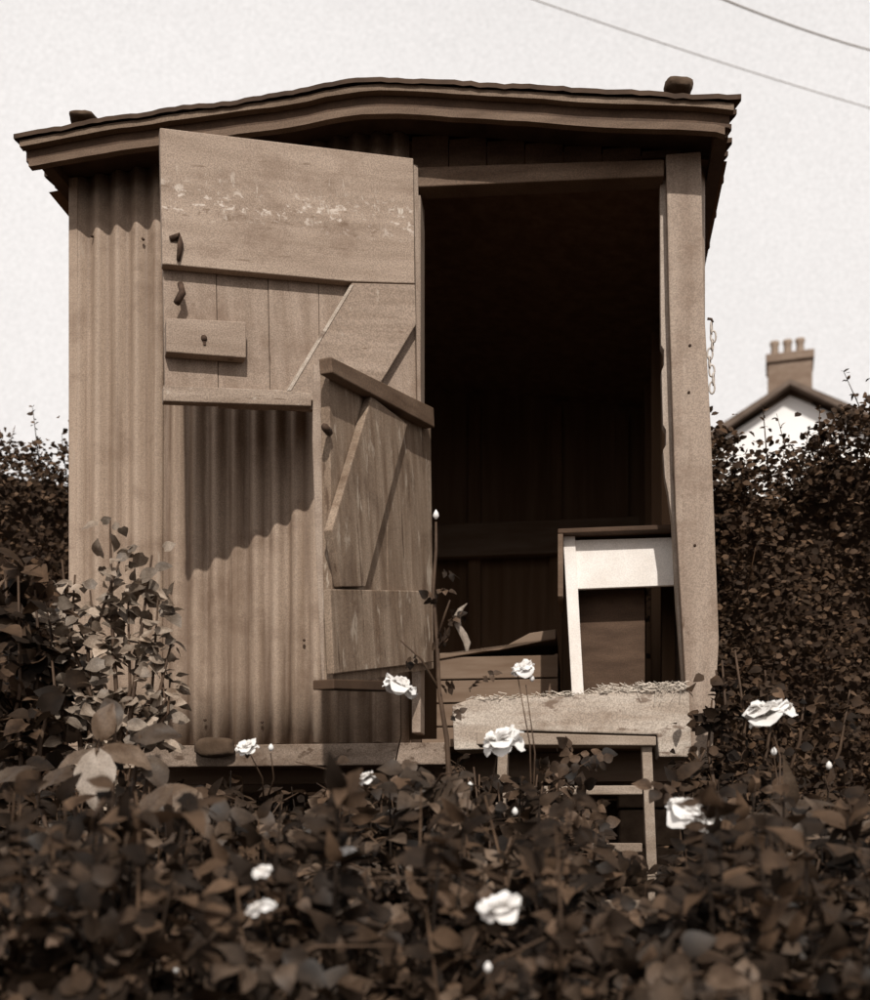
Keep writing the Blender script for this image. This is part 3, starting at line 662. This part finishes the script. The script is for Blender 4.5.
def petal_mesh(mb, c, Fx, rad, rs, openness=1.0, rings=((5, .95, .05), (6, 1.0, .5), (5, .85, .85), (4, .6, 1.15))):
    """cup of ruffled petals; Fx = 3x3 with z along the flower axis"""
    for n_, sc, lift in rings:
        o = rs.uniform(0, 6.28)
        for i in range(n_):
            a = o + 2 * math.pi * i / n_ + rs.uniform(-.15, .15); el = lift * openness + rs.uniform(-.12, .12)
            L = rad * sc * rs.uniform(.85, 1.12); W = L * .62 * rs.uniform(.9, 1.25); tipx = rs.uniform(-.1, .14); vs = []; ph = rs.uniform(0, 6); cup = rs.uniform(.2, .45)
            for j in range(5):
                t = j / 4
                for k in range(5):
                    s = (k - 2) / 2; wv = W * math.sin(math.pi * (t * .62 + .12)) * s
                    r_ = L * t * (1 + (tipx * (1 - abs(s)) - .10 * s * s) * (t > .8) + .06 * math.sin(7 * s + ph) * (t > .6)); bend = el + cup * t - (.75 * t * t * t if sc > .6 else 0)
                    zz = r_ * math.sin(bend) + .16 * L * s * s * t + .04 * L * math.sin(5 * s + ph) * t
                    rr = r_ * math.cos(bend)
                    p = Vector((rr * math.cos(a) - wv * math.sin(a), rr * math.sin(a) + wv * math.cos(a), zz - .25 * rad))
                    vs.append(Vector(c) + Fx @ p)
            mb.add(vs, [(j * 5 + k, j * 5 + k + 1, (j + 1) * 5 + k + 1, (j + 1) * 5 + k) for j in range(4) for k in range(4)], True)
def axisF(ax):
    ax = Vector(ax).normalized(); x = ax.cross(Vector((.3, 1, .2))).normalized(); y = ax.cross(x); return Matrix((x, y, ax)).transposed()
def bush(label, px, top, Y, spread, n, flowers=(), shoots=5, size=.040, name='rose_bush', cat='rose bush', group='rose bushes in the foreground', mt=None, lean=None):
    t = at(px, top, Y); base = Vector((t.x, Y, 0)); H = t.z
    e = empty(name, base); tag(e, label, cat, group)
    lines, nodes, dirs = canes(Vector((0, 0, 0)), H, spread, n, shoots)
    st = MB()
    rs = random.Random(int(px * 7 + Y * 100))
    for fx, fy, fY, fw in flowers:
        p = at(fx, fy, fY) - base; start = min((q for q in nodes if q.z < p.z + .02), key=lambda q: (q - p).length, default=nodes[0])
        low = Vector((p.x * .9, p.y * .9 + .01, p.z - .012)); mid = start.lerp(low, .55) + Vector((.015, 0, .0))
        lines.append(([start, mid, low], .0028))
        if fw < 14:
            b = MB(); r = fw * fY / F / 2 * .72; b.lathe([(r * .3, -r * 1.1), (r * .8, -r * .5), (r, .1 * r), (r * .7, r * .9), (r * .15, r * 1.5)], p, 10); b.build('flower_bud', M_petal, e)
        else:
            f = MB(); ax = (rs.uniform(-.4, .4), rs.uniform(-.6, -.1), rs.uniform(.7, 1)); petal_mesh(f, p, axisF(ax), fw * fY / F / 2 * 1.15, rs, rs.uniform(.7, 1.5)); fo = f.build('flower', M_petal, e)
            s_ = MB(); s_.lathe([(.002, -.02), (.006, -.014), (.005, -.006)], p + Vector((0, .004, -.006)), 8); s_.build('sepal', M_stem, fo)
    for pts, r in lines: st.tube(pts, [r * (1 - .6 * i / (len(pts) - 1)) for i in range(len(pts))], 5)
    st.build('stem', M_stem, e)
    lf = MB(); P_ = np.array([list(q) for q in nodes]); D0 = np.array([list(q) for q in dirs]); rose_leaves(lf, P_, D0, size * rng.uniform(.7, 1.25, len(P_)))
    lf.build('foliage', mt or M_leaf, e)
    return e
B = bush
B('rose bush below the lower door with one wide open white bloom held high', 395, 768, 2.75, .26, 9, [(401, 684, 2.75, 33), (366, 777, 2.25, 17)])
B('rose bush in front of the door sill with two white blooms and two buds', 474, 775, 2.6, .16, 9, [(522, 666, 2.6, 22), (502, 740, 2.45, 36), (470, 787, 2.35, 10), (532, 679, 2.6, 7)])
B('rose bush by the left ladder rail carrying only one small pale bud', 482, 815, 2.35, .13, 8, [(515, 812, 2.3, 9)])
B('rose bush below the base beam with a half open white rose beside the dark stone', 262, 790, 2.6, .26, 9, [(247, 747, 2.6, 20), (271, 748, 2.6, 8)])
B('rose bush bottom left of centre with three small white blooms one above another', 280, 862, 1.9, .24, 10, [(262, 870, 1.55, 18), (256, 908, 1.45, 19), (268, 904, 1.48, 15), (176, 970, 1.6, 8), (219, 978, 1.6, 8)])
B('rose bush in the middle foreground with one small crumpled white bloom', 345, 845, 2.1, .24, 10, [(344, 855, 1.65, 21)], mt=M_leaf2)
B('rose bush at the bottom centre with a cup shaped white rose facing up', 490, 890, 1.75, .25, 11, [(500, 906, 1.5, 36), (488, 968, 1.5, 12)])
B('dense flowerless rose bush hiding the left rail of the step ladder', 492, 752, 2.85, .16, 20, size=.036)
B('rose bush right of the ladder topped by the largest ragged white rose', 762, 835, 2.2, .13, 9, [(694, 810, 2.1, 48), (706, 829, 2.08, 15)])
B('rose bush at the right edge with a tall white rose against the hedge', 790, 800, 2.6, .24, 9, [(768, 711, 2.5, 42), (774, 752, 2.5, 9), (829, 766, 2.5, 9)])
B('flowerless rose bush in the bottom right corner of the foreground', 800, 880, 1.8, .28, 11, mt=M_leaf2)
B('flowerless rose bush at the bottom right of centre under the ladder', 615, 945, 1.8, .25, 11)
B('flowerless rose bush below the broad pale leaf at lower left', 130, 850, 2.0, .28, 11)
B('flowerless rose bush in the bottom left corner of the foreground', 40, 880, 1.7, .28, 11)
B('flowerless rose bush along the bottom edge between the two lowest blooms', 385, 930, 1.5, .22, 10)
B('pale leaved rose bush under the lower door with no flowers', 405, 772, 2.45, .20, 13, size=.042, mt=M_leaf2)
B('pale leaved rose bush standing alone near the bottom right edge', 720, 905, 1.9, .18, 10, size=.042, mt=M_leaf2)
for lab, *a in (('loose pale leaved rose bush left of centre rising into the shade under the shed', 318, 778, 2.6, .2, 9),
                ('loose pale leaved rose bush between the left edge and the broad leaved plant', 30, 795, 2.2, .2, 9),
                ('loose pale leaved rose bush just left of the step ladder foot', 440, 830, 2.1, .16, 10),
                ('pale leaved rose bush low in the lower left below the two small blooms', 215, 905, 1.6, .16, 9),
                ('pale leaved rose bush at the bottom edge right of the cup shaped rose', 575, 925, 1.55, .16, 9),
                ('pale leaved rose bush cut by the right edge of the photo', 862, 900, 1.7, .16, 9),
                ('pale leaved rose bush behind the tall white rose at the hedge foot', 850, 790, 2.7, .2, 9)):
    B(lab, *a, size=.043, mt=M_leaf2)
# tall single stem in front of the doorway edge
def long_stem():
    e = empty('tall_rose', at(447, 840, 2.75)); b = Vector((at(447, 840, 2.75).x, 2.75, 0)); e.location = b
    tag(e, 'tall thin single-stemmed rose with a white bud rising against the doorway edge', 'rose')
    pts = [Vector((0, 0, 0))] + [at(x, y, 2.75) - b for x, y in ((450, 800), (447, 740), (439, 690), (437, 640), (433, 590), (436, 550), (436, 522))]
    m = MB(); m.tube(pts, [.008, .0075, .007, .006, .0055, .005, .004, .003], 6)
    for a, c in (((437, 640), (450, 600)), ((439, 690), (400, 640)), ((437, 650), (462, 612))):
        A = at(*a, 2.75) - b; C = at(*c, 2.72) - b; m.tube([A, A.lerp(C, .5) + Vector((.004, 0, .015)), C], [.004, .003, .002], 5)
    m.build('stem', M_stem, e)
    p = at(436, 516, 2.75) - b; m = MB(); r = .008; m.lathe([(r * .3, -r), (r, 0), (r * .7, r), (r * .1, r * 2)], p, 10); m.build('flower_bud', M_petal, e)
    m = MB(); P_ = []; D_2 = []
    for x, y in ((437, 640), (433, 590), (442, 600), (448, 606), (439, 690), (420, 655), (444, 625), (446, 720), (452, 640), (438, 570), (470, 690), (478, 680)):
        P_.append(list(at(x, y, 2.74) - b)); a = random.uniform(0, 6.28); D_2.append([math.cos(a), math.sin(a) * .5, random.uniform(-.5, .4)])
    rose_leaves(m, np.array(P_), np.array(D_2), np.full(len(P_), .024)); m.build('foliage', M_leaf, e)
    # curled pale leaf
    m = MB(); c = [(467, 603), (461, 608), (457, 616), (458, 625), (463, 633), (467, 642), (467, 651)]; wv = [.002, .007, .009, .008, .010, .009, .003]; vs = []
    for (x, y), q in zip(c, wv):
        p = at(x, y, 2.73) - b; vs += [p + Vector((-q, .006, 0)), p, p + Vector((q, .006, 0))]
    m.add(vs, [f for i in range(6) for f in ((i * 3, i * 3 + 1, i * 3 + 4, i * 3 + 3), (i * 3 + 1, i * 3 + 2, i * 3 + 5, i * 3 + 4))], True); m.build('curled_leaf', M_pale, e)
long_stem()

# leafy shrub against the corrugated wall
def shrub(name, label, cat, px, Y, items, stems, size, mt, jitter=.07, per=6, group=None, tpl=None):
    b = Vector((at(px, 800, Y).x, Y, 0)); e = empty(name, b); tag(e, label, cat, group)
    m = MB(); pos = []; dr = []
    for poly in stems:
        pts = [Vector((random.uniform(-.06, .06), random.uniform(-.03, .03), 0))] + [at(x, y, Y + random.uniform(-.05, .05)) - b for x, y in poly]
        m.tube(pts, [.009 * (1 - .7 * i / (len(pts) - 1)) for i in range(len(pts))], 6)
        for i in range(1, len(pts)):
            n_ = max(2, int((pts[i] - pts[i - 1]).length / .035)) if i > 1 else 5
            for k in range(n_):
                t = random.random() if i > 1 else random.uniform(.55, 1)
                q = pts[i - 1].lerp(pts[i], t)
                for _ in range(per):
                    a = random.uniform(0, 6.28); pos.append(list(q + Vector((random.gauss(0, jitter * .5), random.gauss(0, jitter * .5), random.gauss(0, jitter * .3))))); dr.append([math.cos(a), math.sin(a) * .8, random.uniform(-.5, .6)])
    m.build('stem', M_stem, e)
    pos = np.array(pos); dr = np.array(dr); lf = MB(); N = len(pos)
    place(lf, tpl or T_mid, pos, frames(dr, np.array([0, -.6, .7]) + rng.normal(0, .5, (N, 3))), size * rng.uniform(.6, 1.25, N)); lf.build('foliage', mt, e)
    return e
shrub('currant_bush', 'straggly bush with mixed light and dark leaves climbing against the corrugated wall', 'bush', 100, 2.95, 0,
      [((118, 720), (112, 620), (110, 520)), ((130, 720), (140, 640), (152, 555)), ((90, 720), (88, 650), (120, 560)), ((100, 720), (70, 640), (62, 560)), ((120, 740), (160, 690), (172, 640)),
       ((80, 740), (60, 680), (45, 600)), ((100, 740), (100, 690), (90, 590)), ((120, 740), (130, 690), (128, 600)), ((90, 750), (40, 700), (30, 650)), ((140, 750), (168, 712), (170, 680)), ((110, 740), (150, 720), (158, 600)), ((60, 740), (70, 650), (75, 575)), ((130, 750), (165, 700), (160, 660)), ((90, 740), (80, 690), (100, 640)), ((130, 760), (150, 730), (165, 745))], .042, M_shrub, .06, 4)
shrub('currant_bush', 'dark dense bush at the left edge below the tall hedge', 'bush', 20, 2.9, 0,
      [((20, 740), (10, 660), (5, 570)), ((30, 740), (40, 660), (35, 590)), ((0, 740), (-20, 660), (-25, 570)), ((10, 740), (20, 690), (18, 560)), ((-20, 740), (-50, 680), (-60, 600)), ((40, 740), (55, 690), (50, 640))], .055, M_under, .09, 4)
# broad-leaved plant with one pale leaf turned over
def leaf_at(mb, px, py, Y, L, tipdir, nrm, base, tpl=None):
    tpl = tpl or T_rib; p = at(px, py, Y) - base; place(mb, tpl, np.array([list(p)]), frames(np.array([tipdir], float), np.array([nrm], float)), np.array([L]))
def dock(label, px, Y, leaves, pale=None):
    b = Vector((at(px, 900, Y).x, Y, 0)); e = empty('broad_leaved_plant', b); tag(e, label, 'plant', 'broad leaved plants at lower left')
    lf = MB(); stm = MB()
    for (x, y, L, td, nr) in leaves:
        leaf_at(lf, x, y, Y + random.uniform(-.08, .08), L * .66, td, nr, b)
        p = at(x, y, Y) - b; stm.tube([Vector((random.uniform(-.03, .03), 0, 0)), Vector((p.x * .35, 0, p.z * .6)), p], [.009, .007, .004], 6)
    stm.build('stem', M_stem, e); lf.build('foliage', M_broad, e)
    if pale:
        m = MB(); x, y, L, td, nr = pale; leaf_at(m, x, y, Y - .1, L * .86, td, nr, b); o = m.build('upturned_leaf', M_pale, e); o['label'] = 'pale upturned leaf pointing down'
dock('broad leaved plant at lower left with one pale upturned leaf pointing down', 105, 2.35,
     [(95, 752, .13, (-1, -.2, -.15), (0, -.5, .9)), (110, 748, .13, (1, -.1, -.2), (.2, -.6, .8)), (140, 735, .12, (.9, -.2, .2), (0, -.7, .7)), (100, 735, .10, (.3, -.3, .9), (0, -.9, .4)), (70, 770, .11, (-.9, -.3, -.3), (-.2, -.6, .8)),
      (30, 770, .12, (-.9, -.4, -.1), (-.2, -.6, .8)), (150, 760, .10, (.5, -.3, -.7), (.4, -.8, .5)), (115, 722, .09, (-.4, 0, .9), (0, -.9, .3))],
     (96, 757, .115, (.02, -.45, -.9), (0, -.93, .35)))
dock('broad leaved plant with arching mid brown leaves under the dark end of the base beam', 180, 2.2,
     [(165, 790, .13, (-.75, -.3, -.6), (-.5, -.7, .7)), (170, 790, .14, (.8, -.3, -.45), (.3, -.8, .6)), (168, 795, .10, (.2, -.6, -.8), (0, -.8, .6)), (150, 835, .10, (-.6, -.5, -.2), (0, -.7, .7)), (205, 840, .09, (.8, -.3, -.2), (.1, -.7, .7)), (180, 810, .11, (.5, -.5, .1), (0, -.8, .6))])
# pointed-leaf clumps on the right
def clump(label, px, py, Y, n, L, seed):
    t = at(px, py, Y); b = Vector((t.x, Y, 0)); e = empty('lily_clump', b); tag(e, label, 'plant', 'lily clumps on the right'); rs = random.Random(seed); m = MB(); s = MB(); s.tube([(0, 0, 0), (.01, 0, t.z * .5), (0, 0, t.z + .05)], [.007, .006, .003], 6); s.build('stem', M_stem, e)
    pos = []; dr = []
    for i in range(n):
        a = rs.uniform(0, 6.28); pos.append([rs.gauss(0, .012), rs.gauss(0, .012), t.z * rs.uniform(.72, 1.04)]); dr.append([math.cos(a) * .8, math.sin(a) * .8, rs.uniform(-.2, 1.1)])
    place(m, leaf_template(.3, .35, .13, 5), np.array(pos), frames(np.array(dr), np.array([0, -.7, .6]) + rng.normal(0, .3, (n, 3))), L * rng.uniform(.7, 1.2, n)); m.build('foliage', M_broad, e)
clump('clump of narrow pointed leaves between the large ragged rose and the right edge', 782, 822, 2.25, 20, .12, 3)
clump('clump of upright narrow leaves nearest the right edge', 838, 850, 2.1, 16, .11, 5)
# undergrowth
NU = 20000
X = rng.uniform(-1.0, 1.0, NU); Yv = 1.4 + (3.3 - 1.4) * rng.random(NU) ** .8; Xw = X * (Yv * .48 + .25)
top = .42 + .09 * Yv + .08 * np.sin(Xw * 7 + Yv * 3) + .07 * np.sin(Xw * 13 - Yv * 9) + .05 * np.sin(Xw * 29 + Yv * 17)
pxl = CX + F * Xw / Yv
dip = np.exp(-((pxl - 628) / 50) ** 4) * .32 * np.clip((Yv - 1.2) / 1.2, 0, 1); top = top - dip
zz = top * (.35 + .65 * rng.random(NU) ** .5)
m = MB(); a = rng.uniform(0, 2 * np.pi, NU); dr = np.stack([np.cos(a), np.sin(a), rng.uniform(-.4, .6, NU)], 1)
place(m, T_small, np.stack([Xw, Yv, zz], 1), frames(dr, np.array([0, -.5, .8]) + rng.normal(0, .5, (NU, 3))), .029 * rng.uniform(.5, 1.4, NU) * (1 + .9 * (rng.random(NU) > .88)))
P3 = []; D3 = []
for k in range(300):      # upright sprigs standing out of the ground cover
    yy = random.uniform(1.5, 3.1); xx = random.uniform(-1, 1) * (yy * .46 + .1); px_ = CX + F * xx / yy
    if 570 < px_ < 690: continue
    t_ = .52 + .09 * yy + random.uniform(0, .16); v = Vector((random.gauss(0, .10), random.gauss(0, .08), 1)) * .34; o = Vector((xx, yy, t_ - .34))
    m.tube([o, o + v * .55 + Vector((random.gauss(0, .01), 0, 0)), o + v], [.004, .003, .0015], 5)
    n_ = random.choice((8, 12, 18))
    for j in range(n_):
        P3.append(list(o + v * random.uniform(.35, 1.02))); a_ = random.uniform(0, 6.28); D3.append([math.cos(a_), math.sin(a_), random.uniform(-.3, 1.2)])
n3 = len(P3); place(m, leaf_template(.2, .5, .26, 5, 0, .04), np.array(P3), frames(np.array(D3), np.array([0, -.7, .6]) + rng.normal(0, .5, (n3, 3))), .05 * rng.uniform(.4, 1.4, n3))
tag(m.build('undergrowth', M_under), 'dense dark leafy ground cover filling the garden bed', 'ground cover', kind='stuff')
# hedges
T_hedge = leaf_template(.2, .3, .36, 3)
def hedge(label, cx, cy, lx, ly, topf, n, rz=0.0, size=.024, z0=0.0):
    n = int(n * 2.1)
    e = empty('hedge', (cx, cy, 0), rz); tag(e, label, 'hedge', 'hedges round the shed')
    pos = []; nr = []
    N = n
    side = rng.random(N); x = rng.uniform(-lx, lx, N); y = rng.uniform(-ly, ly, N); dpt = rng.random(N) ** 1.5 * .24
    tz = np.array([topf(v) for v in x]); lump_ = .10 * np.sin(x * 5.1 + 1) * np.sin(y * 3.3) + .05 * np.sin(x * 13)
    z = rng.random(N) * tz
    fr = side < .5; rt = (side >= .5) & (side < .72); en = (side >= .72) & (side < .9); bk = side >= .9
    fl = .08 * np.sin(x * 4.3 + z * 2.1) + .06 * np.sin(z * 6.7 + x * 9)
    y = np.where(fr, -ly + dpt + fl, np.where(bk, ly - dpt, y)); x = np.where(en, np.sign(x) * (lx - dpt + .06 * np.sin(z * 7 + y * 5)), x)
    spike = (rng.random(N) ** 4) * .10 * (np.sin(x * 23) * np.sin(x * 9.1 + 2) > .1)
    z = np.where(rt, tz - dpt + lump_ * .4 + spike, z)
    P_ = np.stack([x, y, z], 1); a = rng.uniform(0, 2 * np.pi, N)
    dr = np.stack([np.cos(a), np.sin(a) - .3, rng.uniform(-.3, .9, N)], 1)
    m = MB(); place(m, T_hedge, P_, frames(dr, np.array([0, -.8, .6]) + rng.normal(0, .6, (N, 3))), size * rng.uniform(.6, 1.5, N))
    P2 = []; D2_ = []; tw = m
    for k in range(int(lx * 90)):      # young shoots standing out of the top and the face
        xx = random.uniform(-lx, lx)
        if k % 3: o = Vector((xx, random.uniform(-ly, ly), topf(xx) - .06)); v = Vector((random.gauss(0, .25), random.gauss(0, .25), 1))
        else: o = Vector((xx, -ly + .03, random.uniform(.3, 1) * topf(xx))); v = Vector((random.gauss(0, .4), -.6, .8))
        l = random.uniform(.08, .24); v = v.normalized() * l; tw.tube([o, o + v * .6, o + v], [.003, .002, .001], 4)
        for j in range(13): P2.append(list(o + v * random.uniform(.1, 1))); a_ = random.uniform(0, 6.28); D2_.append([math.cos(a_), math.sin(a_), random.uniform(0, 1.2)])
    n2_ = len(P2); place(m, T_hedge, np.array(P2), frames(np.array(D2_), np.array([0, -.8, .6]) + rng.normal(0, .6, (n2_, 3))), size * rng.uniform(.5, 1.2, n2_))
    m.build('foliage', M_hedge, e)
    c = MB(); k = 16  # solid dark core added inside the leaf shell to block light
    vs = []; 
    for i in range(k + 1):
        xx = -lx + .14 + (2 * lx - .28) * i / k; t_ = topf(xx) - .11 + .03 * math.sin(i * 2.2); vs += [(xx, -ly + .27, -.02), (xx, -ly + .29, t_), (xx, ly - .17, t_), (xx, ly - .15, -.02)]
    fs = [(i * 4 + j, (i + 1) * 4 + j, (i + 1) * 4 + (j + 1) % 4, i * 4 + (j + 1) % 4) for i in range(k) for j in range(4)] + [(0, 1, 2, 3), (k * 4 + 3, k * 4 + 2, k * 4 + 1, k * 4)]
    c.add(vs, fs); c.build('light_block_core', M_core, e)
    return e
ztL = at(35, 455, 4.4).z
hedge('dark hedge standing left of the shed, its top against the sky', at(-60, 0, 4.6).x, 4.9, .98, .5, lambda x: ztL + .1 + .05 * math.sin(x * 8) - .03 * x, 16000)
zr1 = at(745, 450, 3.95).z
hedge('tall dark hedge right of the shed in front of the white house', at(955, 0, 4.2).x, 4.35, 1.02, .45, lambda x: zr1 + .02 + .05 * math.sin(x * 9) + .15 * min(1, max(0, (x + .62) / .3)) + (.10 if x < -.87 else 0), 22000)
hedge('low dark hedge running behind the shed', 0, 7.0, 4.0, .5, lambda x: 2.0 + .06 * math.sin(x * 5), 7000, 0, .05)
# ivy-like bush at the foot of the right post
shrub('climbing_bush', 'small leafy bush creeping over the foot of the right door post', 'bush', 725, 3.15, 0,
      [((722, 790), (722, 730), (716, 670)), ((740, 790), (745, 720), (735, 650)), ((715, 790), (708, 750), (712, 700)), ((760, 790), (770, 730), (765, 670)), ((735, 790), (728, 740), (722, 660)), ((780, 800), (800, 740), (805, 690)), ((820, 800), (840, 750), (850, 690)), ((700, 800), (690, 780), (705, 750))],
      .034, M_under, .08, 6, tpl=T_small)
